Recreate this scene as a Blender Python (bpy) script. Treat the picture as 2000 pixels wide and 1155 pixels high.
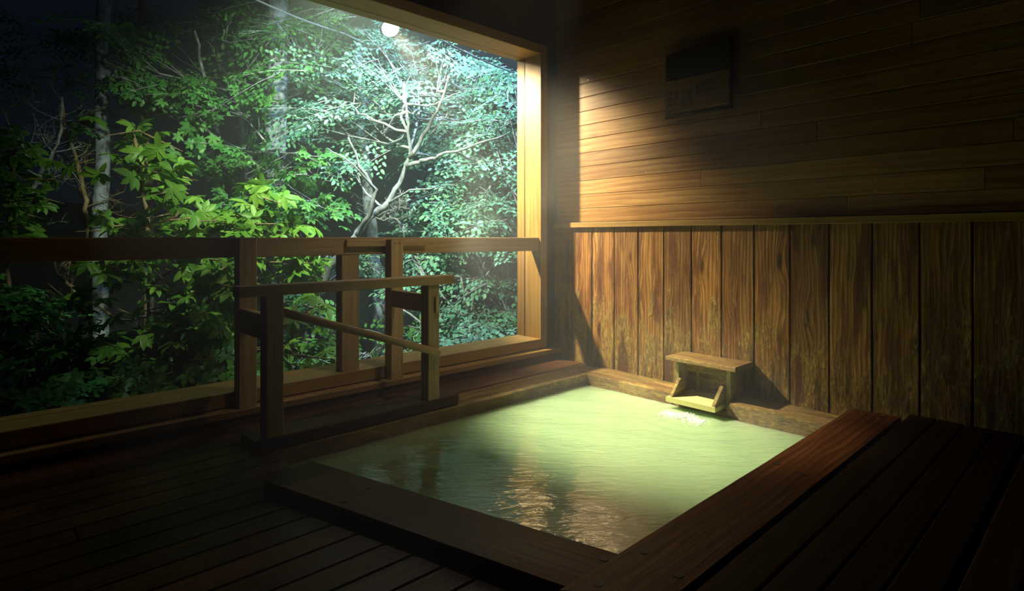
import bpy, math, random
import numpy as np
from mathutils import Vector, Matrix
for o in list(bpy.data.objects): bpy.data.objects.remove(o, do_unlink=True)
scene = bpy.context.scene
COL = scene.collection
random.seed(7); rng = np.random.default_rng(7)

# ------------------------------------------------------------------ camera, world, lights, exposure
D = 3.6                       # metres from the lens to the plank wall
EYE = 0.2745 * D              # lens height above the lower deck
F_PX = 1122.0
TH = math.radians(46.93)
FW = Vector((-math.sin(TH), math.cos(TH), 0)); RT = Vector((math.cos(TH), math.sin(TH), 0))
def W(X, Y, Z):               # units of D measured from the lens -> metres
    return Vector((X*D, Y*D, Z*D + EYE))
def ray(u, v, f):             # a place seen at (u, v), f*D away along the view axis
    return Vector((0, 0, EYE)) + (FW + RT*((u-1000)/F_PX) + Vector((0, 0, 1))*((464-v)/F_PX))*(f*D)

cam = bpy.data.cameras.new('camera'); cam_o = bpy.data.objects.new('camera', cam); COL.objects.link(cam_o)
cam.sensor_width = 36; cam.lens = F_PX/2000*36; cam.shift_y = -(577.5-464)/2000
cam.clip_start = 0.02; cam.clip_end = 200
cam_o.location = (0, 0, EYE); cam_o.rotation_euler = (math.pi/2, 0, TH)
scene.camera = cam_o

world = bpy.data.worlds.new('night'); scene.world = world; world.use_nodes = True
bg = world.node_tree.nodes['Background']; bg.inputs[0].default_value = (0.25, 0.42, 0.7, 1); bg.inputs[1].default_value = 0.009
LAMP = W(-1.2, 0.7245, 0.50)
def spot(name, loc, target, power, color, angle, blend, size=0.03):
    l = bpy.data.lights.new(name, 'SPOT'); l.energy = power; l.color = color
    l.spot_size = math.radians(angle); l.spot_blend = blend; l.shadow_soft_size = size
    o = bpy.data.objects.new(name, l); COL.objects.link(o); o.location = loc
    o.rotation_euler = (Vector(target)-Vector(loc)).to_track_quat('-Z', 'Y').to_euler(); return o
def point(name, loc, power, color, size=0.05):
    l = bpy.data.lights.new(name, 'POINT'); l.energy = power; l.color = color; l.shadow_soft_size = size
    o = bpy.data.objects.new(name, l); COL.objects.link(o); o.location = loc; return o
POOL_AIM = LAMP + Vector((0.35, 0.2255, -0.70))*D
LAMP_OUT = LAMP + (Vector((0.42, 0.05, -0.62))).normalized()*0.05
spot('lamp_beam', LAMP_OUT, LAMP_OUT + Vector((0.24, 0.27, -0.34)), 2100, (1.0, 0.83, 0.50), 59, 1.0, 0.05)
spot('lamp_added_core', LAMP_OUT, W(-0.555, 0.775, -0.303), 2300, (1.0, 0.94, 0.66), 30, 1.0, 0.07)  # second spot at the lamp, added to brighten the middle of the water
spot('ceiling_downlight', W(-0.50, 0.66, 0.63), W(-0.92, 0.58, -0.10), 130, (1.0, 0.85, 0.58), 46, 1.0, 0.08)  # unseen indoor light added to brighten the railing
# two unseen floodlights added to light the trees, one cool, one warmer further along
spot('eave_flood_cool', W(-1.15, 0.98, 1.30), W(-1.85, 1.55, -0.15), 3600, (0.50, 0.80, 1.0), 100, 1.0, 0.10)
spot('eave_flood_white', W(-1.06, 0.55, 0.62), W(-1.85, 1.0, 0.06), 2100, (0.80, 1.0, 0.60), 104, 1.0, 0.08)

vs = scene.view_settings
scene.display_settings.display_device = 'sRGB'
vs.view_transform = 'Standard'; vs.look = 'None'; vs.gamma = 1; vs.use_curve_mapping = False
vs.exposure = 0.0

# ------------------------------------------------------------------ materials
def nt(name):
    m = bpy.data.materials.new(name); m.use_nodes = True
    n = m.node_tree; n.nodes.clear(); return m, n
class N:
    def __init__(s, tree): s.t = tree
    def new(s, typ, **kw):
        n = s.t.nodes.new(typ)
        for k, v in kw.items():
            if k.startswith('i_'):
                n.inputs[int(k[2:]) if k[2:].isdigit() else k[2:]].default_value = v
            else: setattr(n, k, v)
        return n
    def link(s, a, b): s.t.links.new(a, b)
    def math(s, op, a, b=None, c=None, clamp=False):
        n = s.new('ShaderNodeMath', operation=op, use_clamp=clamp)
        for i, x in enumerate((a, b, c)):
            if x is None: continue
            if isinstance(x, (int, float)): n.inputs[i].default_value = x
            else: s.link(x, n.inputs[i])
        return n.outputs[0]
    def mix(s, fac, a, b, blend='MIX'):
        n = s.new('ShaderNodeMix', data_type='RGBA', blend_type=blend)
        for sock, x in ((n.inputs[0], fac), (n.inputs[6], a), (n.inputs[7], b)):
            if isinstance(x, (int, float)): sock.default_value = x
            elif isinstance(x, tuple): sock.default_value = (*x, 1) if len(x) == 3 else x
            else: s.link(x, sock)
        return n.outputs[2]
    def ramp(s, f, stops):
        n = s.new('ShaderNodeValToRGB'); s.link(f, n.inputs[0]); e = n.color_ramp.elements
        while len(e) < len(stops): e.new(0.5)
        for k, (p, c) in enumerate(stops):
            e[k].position = p; e[k].color = (*c, 1) if isinstance(c, tuple) else (c, c, c, 1)
        return n.outputs[0]
    def noise(s, vec, scale, detail=4, rough=0.55, dist=0.0, dims='3D'):
        n = s.new('ShaderNodeTexNoise', noise_dimensions=dims)
        n.inputs['Scale'].default_value = scale; n.inputs['Detail'].default_value = detail
        n.inputs['Roughness'].default_value = rough; n.inputs['Distortion'].default_value = dist
        if vec is not None: s.link(vec, n.inputs['Vector'])
        return n.outputs['Fac']
    def scale(s, vec, sc, loc=(0, 0, 0)):
        n = s.new('ShaderNodeMapping'); n.inputs['Scale'].default_value = sc; n.inputs['Location'].default_value = loc
        s.link(vec, n.inputs['Vector']); return n.outputs[0]

def wood(name, dark, mid, light, rough=0.5, bump=0.4, knots=0.5, crust=0.0, spec=0.4, tone=0.45, grain=1.0, blotch=0.4):
    m, t = nt(name); n = N(t)
    at = n.new('ShaderNodeAttribute', attribute_name='lc'); lc = at.outputs['Vector']
    tn = n.new('ShaderNodeAttribute', attribute_name='tone').outputs['Fac']
    # knots: sparse stretched cells that also bend the grain round them
    vor = n.new('ShaderNodeTexVoronoi', feature='F1'); vor.inputs['Scale'].default_value = 1.0
    n.link(n.scale(lc, (2.2, 7.5, 0.6)), vor.inputs['Vector'])
    kd = vor.outputs['Distance']
    knot = n.ramp(kd, [(0.0, 1.0), (0.10, 0.75), (0.17, 0.0)])
    halo = n.ramp(kd, [(0.0, 1.0), (0.42, 0.0)])
    warp = n.math('MULTIPLY', halo, 0.035*knots)
    cm = n.new('ShaderNodeCombineXYZ'); n.link(warp, cm.inputs[1])
    ad = n.new('ShaderNodeVectorMath', operation='ADD'); n.link(lc, ad.inputs[0]); n.link(cm.outputs[0], ad.inputs[1])
    lw = ad.outputs[0]
    g1 = n.noise(n.scale(lw, (1.3*grain, 42*grain, 30)), 1.0, 5, 0.6, 0.6)
    g2 = n.noise(n.scale(lw, (4*grain, 190*grain, 120)), 1.0, 3, 0.6)
    ring = n.new('ShaderNodeTexWave', wave_type='BANDS', bands_direction='Y', wave_profile='SAW')
    ring.inputs['Scale'].default_value = 9*grain; ring.inputs['Distortion'].default_value = 9
    ring.inputs['Detail'].default_value = 2; ring.inputs['Detail Scale'].default_value = 0.6
    n.link(n.scale(lw, (0.22, 1, 1)), ring.inputs['Vector'])
    gr = n.math('ADD', n.math('MULTIPLY', g1, 0.55), n.math('ADD', n.math('MULTIPLY', g2, 0.2), n.math('MULTIPLY', ring.outputs['Fac'], 0.25)))
    col = n.ramp(gr, [(0.28, dark), (0.5, mid), (0.72, light)])
    big = n.noise(n.scale(lc, (1.6, 4, 4)), 1.0, 4, 0.6)
    bl = n.ramp(big, [(0.32, 1.0), (0.62, 0.0)])
    col = n.mix(n.math('MULTIPLY', bl, blotch), col, dark)
    tv = n.math('ADD', 1-tone*0.5, n.math('MULTIPLY', tn, tone))
    tc = n.new('ShaderNodeCombineColor')
    for i in range(3): n.link(tv, tc.inputs[i])
    col = n.mix(1.0, col, tc.outputs[0], 'MULTIPLY')
    col = n.mix(n.math('MULTIPLY', knot, min(1, knots*1.1)), col, tuple(c*0.35 for c in dark))
    hgt = n.math('SUBTRACT', gr, n.math('MULTIPLY', knot, -0.2))
    rg = n.math('ADD', rough-0.12, n.math('MULTIPLY', big, 0.25))
    if crust > 0:     # pale sulphur crust, worn fibre and green algae growing up from the water
        pos = n.new('ShaderNodeNewGeometry').outputs['Position']
        sp = n.new('ShaderNodeSeparateXYZ'); n.link(pos, sp.inputs[0])
        hz = n.math('SUBTRACT', sp.outputs['Z'], 0.0)
        low = n.new('ShaderNodeMapRange'); n.link(hz, low.inputs[0])
        low.inputs[1].default_value = 1.05; low.inputs[2].default_value = -0.05; low.inputs[3].default_value = 0; low.inputs[4].default_value = 1
        cn = n.noise(n.scale(lc, (3.5, 9, 9)), 1.0, 6, 0.7, 0.4)
        cf = n.noise(n.scale(lc, (26, 80, 80)), 1.0, 6, 0.8)
        msk = n.math('MULTIPLY', n.math('ADD', cn, n.math('SUBTRACT', n.math('MULTIPLY', low.outputs[0], 0.36), 0.2)), 1.0)
        msk = n.ramp(msk, [(0.50, 0.0), (0.60, 1.0)])
        fm = n.math('MULTIPLY', n.math('MULTIPLY', msk, n.ramp(cf, [(0.38, 0.0), (0.58, 1.0)])), crust)
        col = n.mix(fm, col, (0.72, 0.52, 0.13))
        st = n.noise(n.scale(lc, (2.0, 14, 9), (4, 2, 1)), 1.0, 5, 0.7)
        sm = n.math('MULTIPLY', n.ramp(st, [(0.47, 0.0), (0.60, 1.0)]), crust*0.85)
        col = n.mix(sm, col, (0.10, 0.030, 0.007))
        al = n.math('MULTIPLY', n.ramp(n.noise(n.scale(lc, (3, 7, 7), (9, 3, 1)), 1.0, 5, 0.7), [(0.54, 0.0), (0.66, 1.0)]),
                    n.ramp(low.outputs[0], [(0.6, 0.0), (0.9, 1.0)]))
        col = n.mix(n.math('MULTIPLY', al, crust*0.7), col, (0.09, 0.12, 0.03))
        hgt = n.math('ADD', hgt, n.math('MULTIPLY', fm, n.math('ADD', 0.5, n.math('MULTIPLY', cf, 1.6))))
    bs = n.new('ShaderNodeBsdfPrincipled'); n.link(col, bs.inputs['Base Color']); n.link(rg, bs.inputs['Roughness'])
    bs.inputs['Specular IOR Level'].default_value = spec
    bp = n.new('ShaderNodeBump'); bp.inputs['Strength'].default_value = bump; bp.inputs['Distance'].default_value = 0.006
    n.link(hgt, bp.inputs['Height']); n.link(bp.outputs[0], bs.inputs['Normal'])
    o = n.new('ShaderNodeOutputMaterial'); n.link(bs.outputs[0], o.inputs[0]); return m

def plain(name, col, rough=0.5, metal=0.0, var=0.25, sc=30, emit=None, estr=0):
    m, t = nt(name); n = N(t)
    g = n.new('ShaderNodeNewGeometry')
    v = n.noise(g.outputs['Position'], sc, 4)
    c = n.mix(v, tuple(x*(1-var) for x in col), tuple(min(1, x*(1+var)) for x in col))
    bs = n.new('ShaderNodeBsdfPrincipled'); n.link(c, bs.inputs['Base Color'])
    bs.inputs['Roughness'].default_value = rough; bs.inputs['Metallic'].default_value = metal
    if emit: bs.inputs['Emission Color'].default_value = (*emit, 1); bs.inputs['Emission Strength'].default_value = estr
    o = n.new('ShaderNodeOutputMaterial'); n.link(bs.outputs[0], o.inputs[0]); return m

def leaf_mat(name, a, b, c, trans=0.35):
    m, t = nt(name); n = N(t)
    tn = n.new('ShaderNodeAttribute', attribute_name='tone').outputs['Fac']
    col = n.ramp(tn, [(0.0, a), (0.5, b), (1.0, c)])
    bs = n.new('ShaderNodeBsdfPrincipled'); n.link(col, bs.inputs['Base Color'])
    bs.inputs['Roughness'].default_value = 0.45; bs.inputs['Specular IOR Level'].default_value = 0.35
    tr = n.new('ShaderNodeBsdfTranslucent'); n.link(col, tr.inputs[0])
    mx = n.new('ShaderNodeMixShader'); mx.inputs[0].default_value = trans
    n.link(bs.outputs[0], mx.inputs[1]); n.link(tr.outputs[0], mx.inputs[2])
    o = n.new('ShaderNodeOutputMaterial'); n.link(mx.outputs[0], o.inputs[0]); return m

def bark_mat(name, a, b, sc=9):
    m, t = nt(name); n = N(t)
    g = n.new('ShaderNodeNewGeometry').outputs['Position']
    v = n.noise(n.scale(g, (1, 1, 0.6)), sc, 5, 0.65)
    col = n.ramp(v, [(0.38, a), (0.56, b)])
    bs = n.new('ShaderNodeBsdfPrincipled'); n.link(col, bs.inputs['Base Color']); bs.inputs['Roughness'].default_value = 0.85
    bp = n.new('ShaderNodeBump'); bp.inputs['Strength'].default_value = 0.5; bp.inputs['Distance'].default_value = 0.02
    n.link(v, bp.inputs['Height']); n.link(bp.outputs[0], bs.inputs['Normal'])
    o = n.new('ShaderNodeOutputMaterial'); n.link(bs.outputs[0], o.inputs[0]); return m

M = {}
M['wainscot'] = wood('weathered_wainscot_wood', (0.07, 0.0238, 0.0063), (0.308, 0.14, 0.0336), (0.546, 0.336, 0.098), 0.55, 1.0, 0.9, 1.0, 0.4, 0.7, 1.5)
M['plank'] = wood('upper_plank_wood', (0.1584, 0.0693, 0.0198), (0.3036, 0.1617, 0.05412), (0.396, 0.2442, 0.0924), 0.42, 0.15, 0.35, 0.0, 0.4, 0.55, 0.8, 0.45)
M['frame'] = wood('window_frame_wood', (0.2376, 0.1332, 0.03744), (0.324, 0.1944, 0.0576), (0.396, 0.252, 0.0828), 0.5, 0.15, 0.12, 0, 0.35, 0.15, 0.8, 0.12)
M['rail'] = wood('railing_wood', (0.30, 0.20, 0.095), (0.46, 0.32, 0.16), (0.56, 0.41, 0.22), 0.55, 0.25, 0.25, 0, 0.3, 0.3, 0.9, 0.3)
M['ledge'] = wood('dark_ledge_wood', (0.035, 0.013, 0.005), (0.09, 0.036, 0.014), (0.16, 0.07, 0.028), 0.55, 0.4, 0.3, 0, 0.15, 0.5)
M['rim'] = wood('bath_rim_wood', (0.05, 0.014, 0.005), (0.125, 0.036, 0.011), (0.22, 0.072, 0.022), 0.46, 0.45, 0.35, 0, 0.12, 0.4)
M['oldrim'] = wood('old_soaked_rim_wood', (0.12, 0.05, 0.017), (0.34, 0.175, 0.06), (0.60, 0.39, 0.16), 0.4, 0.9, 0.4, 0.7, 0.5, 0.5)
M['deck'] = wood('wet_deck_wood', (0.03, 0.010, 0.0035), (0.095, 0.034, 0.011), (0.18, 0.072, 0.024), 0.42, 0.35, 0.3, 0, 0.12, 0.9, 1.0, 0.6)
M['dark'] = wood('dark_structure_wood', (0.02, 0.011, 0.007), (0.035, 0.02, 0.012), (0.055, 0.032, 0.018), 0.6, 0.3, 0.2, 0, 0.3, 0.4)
M['spout'] = wood('mineral_stained_spout_wood', (0.10, 0.08, 0.03), (0.22, 0.19, 0.08), (0.40, 0.36, 0.16), 0.6, 0.8, 0.1, 0.8, 0.35, 0.3)
M['roofw'] = wood('spout_roof_wood', (0.16, 0.055, 0.022), (0.30, 0.13, 0.045), (0.48, 0.32, 0.09), 0.5, 1.0, 0.2, 0.6, 0.4, 0.3)
M['sulphur'] = plain('sulphur_coated_wood', (0.62, 0.58, 0.22), 0.5, 0, 0.18, 14)
M['nail'] = plain('nail_head', (0.55, 0.48, 0.35), 0.35, 0.8)
M['plug'] = plain('dark_plug', (0.02, 0.016, 0.012), 0.6)
M['ink'] = plain('faded_ink', (0.05, 0.03, 0.018), 0.7)
M['rdeck'] = wood('shade_dimmed_deck_wood', (0.012, 0.0055, 0.002), (0.03, 0.014, 0.005), (0.06, 0.028, 0.010), 0.55, 0.35, 0.3, 0, 0.1, 0.8)  # raised deck's wood, colour darkened to stand for the dim right side
M['void'] = plain('soil', (0.012, 0.012, 0.008), 0.95)
M['cable'] = plain('cable_sheath', (0.12, 0.13, 0.19), 0.5)
M['metal'] = plain('lamp_metal', (0.10, 0.10, 0.10), 0.4, 0.7)
M['glow'] = plain('lamp_glass', (1, 1, 1), 0.3, emit=(1.0, 0.97, 0.86), estr=150)
M['foam'] = plain('white_foam', (0.93, 0.97, 0.97), 0.2, 0, 0.05)
M['leaf_teal'] = leaf_mat('small_teal_leaves', (0.06, 0.19, 0.13), (0.15, 0.34, 0.25), (0.30, 0.50, 0.37))
M['leaf_green'] = leaf_mat('broad_green_leaves', (0.05, 0.15, 0.02), (0.12, 0.27, 0.035), (0.26, 0.42, 0.07), 0.4)
M['leaf_mid'] = leaf_mat('mid_green_leaves', (0.03, 0.12, 0.03), (0.07, 0.22, 0.06), (0.17, 0.36, 0.11))
M['bark_pale'] = bark_mat('pale_blotched_bark', (0.05, 0.05, 0.07), (0.24, 0.26, 0.36))
M['bark_grey'] = bark_mat('grey_twig_bark', (0.14, 0.14, 0.16), (0.30, 0.30, 0.37), 20)
M['bark_smooth'] = bark_mat('smooth_silvery_bark', (0.10, 0.10, 0.13), (0.20, 0.20, 0.26), 14)
M['bark_brown'] = bark_mat('brown_bark', (0.10, 0.07, 0.04), (0.24, 0.16, 0.09), 14)

def water_mat():
    m, t = nt('milky_spring_water'); n = N(t)
    pos = n.new('ShaderNodeNewGeometry').outputs['Position']
    mp = n.new('ShaderNodeMapping'); mp.inputs['Rotation'].default_value = (0, 0, -TH); n.link(pos, mp.inputs['Vector'])
    # ripples elongated across the bath
    r1 = n.noise(n.scale(mp.outputs[0], (6, 17, 1)), 1.0, 4, 0.6, 0.5)
    r2 = n.noise(n.scale(mp.outputs[0], (20, 48, 1)), 1.0, 2, 0.5, 0.2)
    h = n.math('ADD', n.math('MULTIPLY', r1, 0.75), n.math('MULTIPLY', r2, 0.3))
    cl = n.noise(n.scale(pos, (1.3, 2.2, 1)), 1.0, 4, 0.6, 0.8)
    col = n.mix(cl, (0.30, 0.45, 0.26), (0.40, 0.55, 0.29))
    bs = n.new('ShaderNodeBsdfPrincipled'); n.link(col, bs.inputs['Base Color'])
    bs.inputs['Roughness'].default_value = 0.05; bs.inputs['Coat Weight'].default_value = 0.5; bs.inputs['Coat IOR'].default_value = 1.42; bs.inputs['Coat Roughness'].default_value = 0.03; bs.inputs['IOR'].default_value = 1.42
    bs.subsurface_method = 'RANDOM_WALK'
    bs.inputs['Subsurface Weight'].default_value = 1.0; bs.inputs['Subsurface Radius'].default_value = (0.8, 1.0, 0.6); bs.inputs['Subsurface Scale'].default_value = 0.22
    bs.inputs['Specular IOR Level'].default_value = 0.6
    bp = n.new('ShaderNodeBump'); bp.inputs['Strength'].default_value = 0.38; bp.inputs['Distance'].default_value = 0.02
    n.link(h, bp.inputs['Height']); n.link(bp.outputs[0], bs.inputs['Normal']); n.link(bp.outputs[0], bs.inputs['Coat Normal'])
    o = n.new('ShaderNodeOutputMaterial'); n.link(bs.outputs[0], o.inputs[0]); return m
M['water'] = water_mat()

# ------------------------------------------------------------------ mesh helpers
class MB:
    """collects shapes; every vertex carries a local board coordinate and a tone"""
    def __init__(s): s.v = []; s.f = []; s.lc = []; s.tone = []; s.mi = []
    def add(s, vs_, fs_, lc, tone, mi=0):
        b = len(s.v); s.v += [tuple(p) for p in vs_]; s.lc += [tuple(p) for p in lc]; s.tone += [tone]*len(vs_)
        for f in fs_: s.f.append(tuple(b+i for i in f)); s.mi.append(mi)
    def board(s, a, b, wdir, w, t, n=1, wob=0.0, ch=0.003, mi=0, tone=None, trim_a=0.0, trim_b=0.0):
        """a..b centre line, wdir width direction; chamfered bar. trim_*: end skew (per unit of width offset)"""
        a = Vector(a); b = Vector(b); L = (b-a).length; ax = (b-a).normalized()
        wd = Vector(wdir); wd = (wd-ax*wd.dot(ax)).normalized(); td = ax.cross(wd).normalized()
        ch = min(ch, w*0.3, t*0.3)
        prof = [(-w/2+ch, -t/2), (w/2-ch, -t/2), (w/2, -t/2+ch), (w/2, t/2-ch), (w/2-ch, t/2), (-w/2+ch, t/2), (-w/2, t/2-ch), (-w/2, -t/2+ch)]
        vs_, lc, fs_ = [], [], []
        off = Vector((random.uniform(0, 50), random.uniform(0, 50), random.uniform(0, 50)))
        ph = [random.uniform(0, 6.28) for _ in range(6)]
        def wv(x, k): return wob*(math.sin(x*7+ph[k])*0.5+math.sin(x*17+ph[(k+1) % 6])*0.3+random.uniform(-.35, .35))
        for i in range(n+1):
            x = L*i/n; w1, w2, t1 = wv(x, 0), wv(x, 2), wv(x, 4)
            for (pw, pt) in prof:
                q = pw+(w1 if pw > 0 else w2); r = pt+(t1*0.6 if pt > 0 else 0)
                ex = (trim_a*q*(1-i/n) + trim_b*q*(i/n))
                p = a+ax*(x+ex)+wd*q+td*r
                vs_.append(p); lc.append(off+Vector((x+ex, q, r)))
        for i in range(n):
            for k in range(8):
                k2 = (k+1) % 8; fs_.append((i*8+k, i*8+k2, (i+1)*8+k2, (i+1)*8+k))
        fs_.append(tuple(reversed(range(8)))); fs_.append(tuple(n*8+k for k in range(8)))
        s.add(vs_, fs_, lc, random.random() if tone is None else tone, mi)
    def box(s, p0, p1, axis='y', **kw):
        p0, p1 = Vector(p0), Vector(p1); c = (p0+p1)/2; i = 'xyz'.index(axis)
        a = c.copy(); b = c.copy(); a[i] = min(p0[i], p1[i]); b[i] = max(p0[i], p1[i])
        o = [k for k in range(3) if k != i]; dims = [abs(p1[k]-p0[k]) for k in o]
        k = 0 if dims[0] >= dims[1] else 1
        wd = Vector((0, 0, 0)); wd[o[k]] = 1
        s.board(a, b, wd, dims[k], dims[1-k], **kw)
    def tube(s, pts, rad, sides=8, mi=0, tone=None, cap=True):
        pts = [Vector(p) for p in pts]
        if isinstance(rad, (int, float)): rad = [rad]*len(pts)
        vs_, lc, fs_ = [], [], []; up = Vector((0.13, 0.27, 0.95)); x = 0
        off = Vector((random.uniform(0, 50),)*3)
        for i, p in enumerate(pts):
            d = (pts[min(i+1, len(pts)-1)]-pts[max(i-1, 0)])
            d = d.normalized() if d.length > 1e-9 else Vector((0, 0, 1))
            s1 = d.cross(up); s1 = s1.normalized() if s1.length > 1e-4 else Vector((1, 0, 0)); s2 = d.cross(s1)
            if i: x += (p-pts[i-1]).length
            for k in range(sides):
                an = 2*math.pi*k/sides; vs_.append(p+(s1*math.cos(an)+s2*math.sin(an))*rad[i])
                lc.append(off+Vector((x, math.cos(an)*rad[i], math.sin(an)*rad[i])))
        for i in range(len(pts)-1):
            for k in range(sides):
                k2 = (k+1) % sides; fs_.append((i*sides+k, (i+1)*sides+k, (i+1)*sides+k2, i*sides+k2))
        if cap:
            fs_.append(tuple(range(sides))); fs_.append(tuple(reversed([(len(pts)-1)*sides+k for k in range(sides)])))
        s.add(vs_, fs_, lc, random.random() if tone is None else tone, mi)
    def build(s, name, mats, parent=None, smooth=False):
        me = bpy.data.meshes.new(name); me.from_pydata(s.v, [], s.f)
        mats = mats if isinstance(mats, list) else [mats]
        for m in mats: me.materials.append(m)
        a = me.attributes.new('lc', 'FLOAT_VECTOR', 'POINT'); a.data.foreach_set('vector', np.array(s.lc, dtype=np.float32).ravel())
        a = me.attributes.new('tone', 'FLOAT', 'POINT'); a.data.foreach_set('value', np.array(s.tone, dtype=np.float32))
        me.polygons.foreach_set('material_index', np.array(s.mi, dtype=np.int32))
        if smooth: me.polygons.foreach_set('use_smooth', np.ones(len(s.f), dtype=bool))
        me.update()
        o = bpy.data.objects.new(name, me); COL.objects.link(o)
        if parent is not None:
            o.parent = parent; o.matrix_parent_inverse = Matrix.Translation(-parent.location)
        return o
def tag(o, label, cat, group=None, kind=None):
    o['label'] = label; o['category'] = cat
    if group: o['group'] = group
    if kind: o['kind'] = kind
    return o
def struct(o, label=None):
    o['kind'] = 'structure'
    if label: o['label'] = label; o['category'] = o.name.split('_')[0]
    return o
def empty(name, loc):
    o = bpy.data.objects.new(name, None); o.location = loc; o.empty_display_size = 0.1; COL.objects.link(o); return o

# ------------------------------------------------------------------ setting
XW, YB, YJ = -0.915, 1.0, 0.944          # window wall face, plank wall face, far jamb
ZW = -0.303                              # water
Z_SILL, Z_HEAD = -0.2317, 0.42
CEIL = 0.66
# back wall: horizontal planks above, wide vertical boards below
mb = MB(); z = 0.0338; k = 0
while z < CEIL:
    z1 = z+0.0312
    xs = [XW-0.02, -0.30+0.25*math.sin(k*2.4), 0.75]
    for a, b in zip(xs[:-1], xs[1:]):
        mb.board(W(a+0.0004, YB+0.004, (z+z1)/2), W(b-0.0004, YB+0.004, (z+z1)/2), (0, 0, 1), 0.0312*D-0.0022, 0.03, n=8, wob=0.0006, ch=0.003)
    z = z1; k += 1
mb.box(W(XW-0.02, YB+0.006, -0.40), W(0.75, YB+0.045, CEIL), 'x', mi=2)
for t in (-0.8227, -0.6685, -0.535, -0.40, -0.262):
    zz = 0.0338
    while zz < 0.5:
        for dz in (0.006, 0.0255):
            p = W(t+random.uniform(-.0015, .0015), YB, zz+dz)
            mb.tube([p+Vector((0, -0.0005, 0)), p+Vector((0, 0.003, 0))][::-1], [0.0045, 0.0045], 8, mi=1)
        zz += 0.0312
wall_back = struct(mb.build('wall_back', [M['plank'], M['nail'], M['dark']]))
mb = MB(); t0 = -0.804-0.0601*2
for i in range(30):
    a = t0+0.0601*i
    if a > 0.75: break
    mb.board(W(a+0.03, YB-0.003, -0.33), W(a+0.03, YB-0.003, 0.022), (1, 0, 0), 0.0601*D-0.007, 0.03, n=14, wob=0.0016, ch=0.004)
mb.build('wainscot', M['wainscot'], wall_back)
mb = MB(); mb.board(W(XW+0.001, YB-0.009, 0.0275), W(0.75, YB-0.009, 0.0275), (0, 0, 1), 0.0115*D, 0.035, n=6, wob=0.0006)
struct(mb.build('trim_1', M['frame']))
# window wall: pier by the corner, wall above and below the opening, pier behind the lens
YN = -0.45
mb = MB()
def vplanks(mb, y0, y1, z0, z1, x=XW, step=0.04):
    y = y0
    while y < y1-1e-5:
        e = min(y+step, y1); mb.box(W(x-0.06, y+0.0003, z0), W(x, e-0.0003, z1), 'z'); y = e
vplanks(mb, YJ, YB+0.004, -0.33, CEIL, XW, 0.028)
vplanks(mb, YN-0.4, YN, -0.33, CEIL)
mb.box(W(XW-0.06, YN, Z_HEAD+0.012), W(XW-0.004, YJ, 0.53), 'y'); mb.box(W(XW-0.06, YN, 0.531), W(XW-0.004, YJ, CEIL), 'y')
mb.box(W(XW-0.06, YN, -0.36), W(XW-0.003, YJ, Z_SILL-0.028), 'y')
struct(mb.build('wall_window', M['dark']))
# other walls of the room, behind the lens
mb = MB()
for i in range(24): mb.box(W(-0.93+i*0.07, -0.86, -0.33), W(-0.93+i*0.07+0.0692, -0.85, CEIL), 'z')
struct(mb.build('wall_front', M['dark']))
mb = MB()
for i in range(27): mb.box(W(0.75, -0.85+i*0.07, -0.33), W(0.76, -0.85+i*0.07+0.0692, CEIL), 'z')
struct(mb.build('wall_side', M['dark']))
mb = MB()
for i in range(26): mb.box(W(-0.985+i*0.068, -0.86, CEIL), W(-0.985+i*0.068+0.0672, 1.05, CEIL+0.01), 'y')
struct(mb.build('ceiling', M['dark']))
# eave beam outside and window frame
win = struct(empty('window_1', W(XW, 0.3, Z_SILL)))
XO, XM = -0.992, -0.9655
def framebits(x0, x1, name, zs, zh, thk, yj):
    mb = MB(); mb.box(W(x0, YN, zs-thk), W(x1, yj, zs), 'y', n=10, wob=0.0008); mb.build('sill_board', M['frame'], win)
    mb = MB(); mb.box(W(x0, YN, zh), W(x1, yj, zh+thk), 'y'); mb.build('head_board', M['frame'], win)
    mb = MB(); mb.box(W(x0, yj, zs-thk), W(x1, yj+thk, zh+thk), 'z'); mb.build('jamb_board', M['frame'], win)
framebits(XO, XM-0.0012, 'outer', Z_SILL, Z_HEAD, 0.02, YJ)
framebits(XM+0.0006, XW+0.002, 'inner', Z_SILL, Z_HEAD, 0.021, YJ)
# low ledge under the sill, dark apron below it
mb = MB(); mb.box(W(-0.925, YN, -0.2655), W(-0.8935, YB-0.006, -0.2545), 'y', n=30, wob=0.0012, ch=0.004)
struct(mb.build('trim_2', M['frame']))
mb = MB()
mb.box(W(-0.912, YN, -0.31), W(-0.897, YB-0.006, -0.266), 'y', n=8, wob=0.001)
struct(mb.build('baseboard_window', M['ledge']))

# floors: lower deck (left and front), raised deck (right)
def near_y(X, off=0.0): return 0.390+(X+0.289)*0.276+off
mb = MB(); w = 0.0322; x = -0.357-w*17
while x < 0.75:
    a, b = x+0.0006, x+w-0.0006; xm = (a+b)/2
    if xm < -0.77: yend = YB-0.02
    elif xm < -0.21: yend = near_y(xm, -0.010)
    else: yend = 0.30
    if xm < -0.77: z = -0.2745 if False else -0.2745
    if xm < -0.665 and xm > -0.77: yend = 0.275
    if xm <= -0.77: yend = 0.262 if xm > -0.90 else 0.262
    c = random.uniform(-.35, .1)
    mb.board(W(xm, -0.84, -0.2745-0.006), W(xm, c, -0.2745-0.006), (1, 0, 0), (b-a)*D, 0.012*D, n=12, wob=0.0008, ch=0.004)
    mb.board(W(xm, c+0.002, -0.2745-0.006), W(xm, yend, -0.2745-0.006), (1, 0, 0), (b-a)*D, 0.012*D, n=12, wob=0.0008, ch=0.004)
    x += w
floor = struct(mb.build('floor', M['deck']))
mb = MB(); edges = [-0.2145, -0.182, -0.1506, -0.120, -0.0895, -0.052, -0.020]
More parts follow.
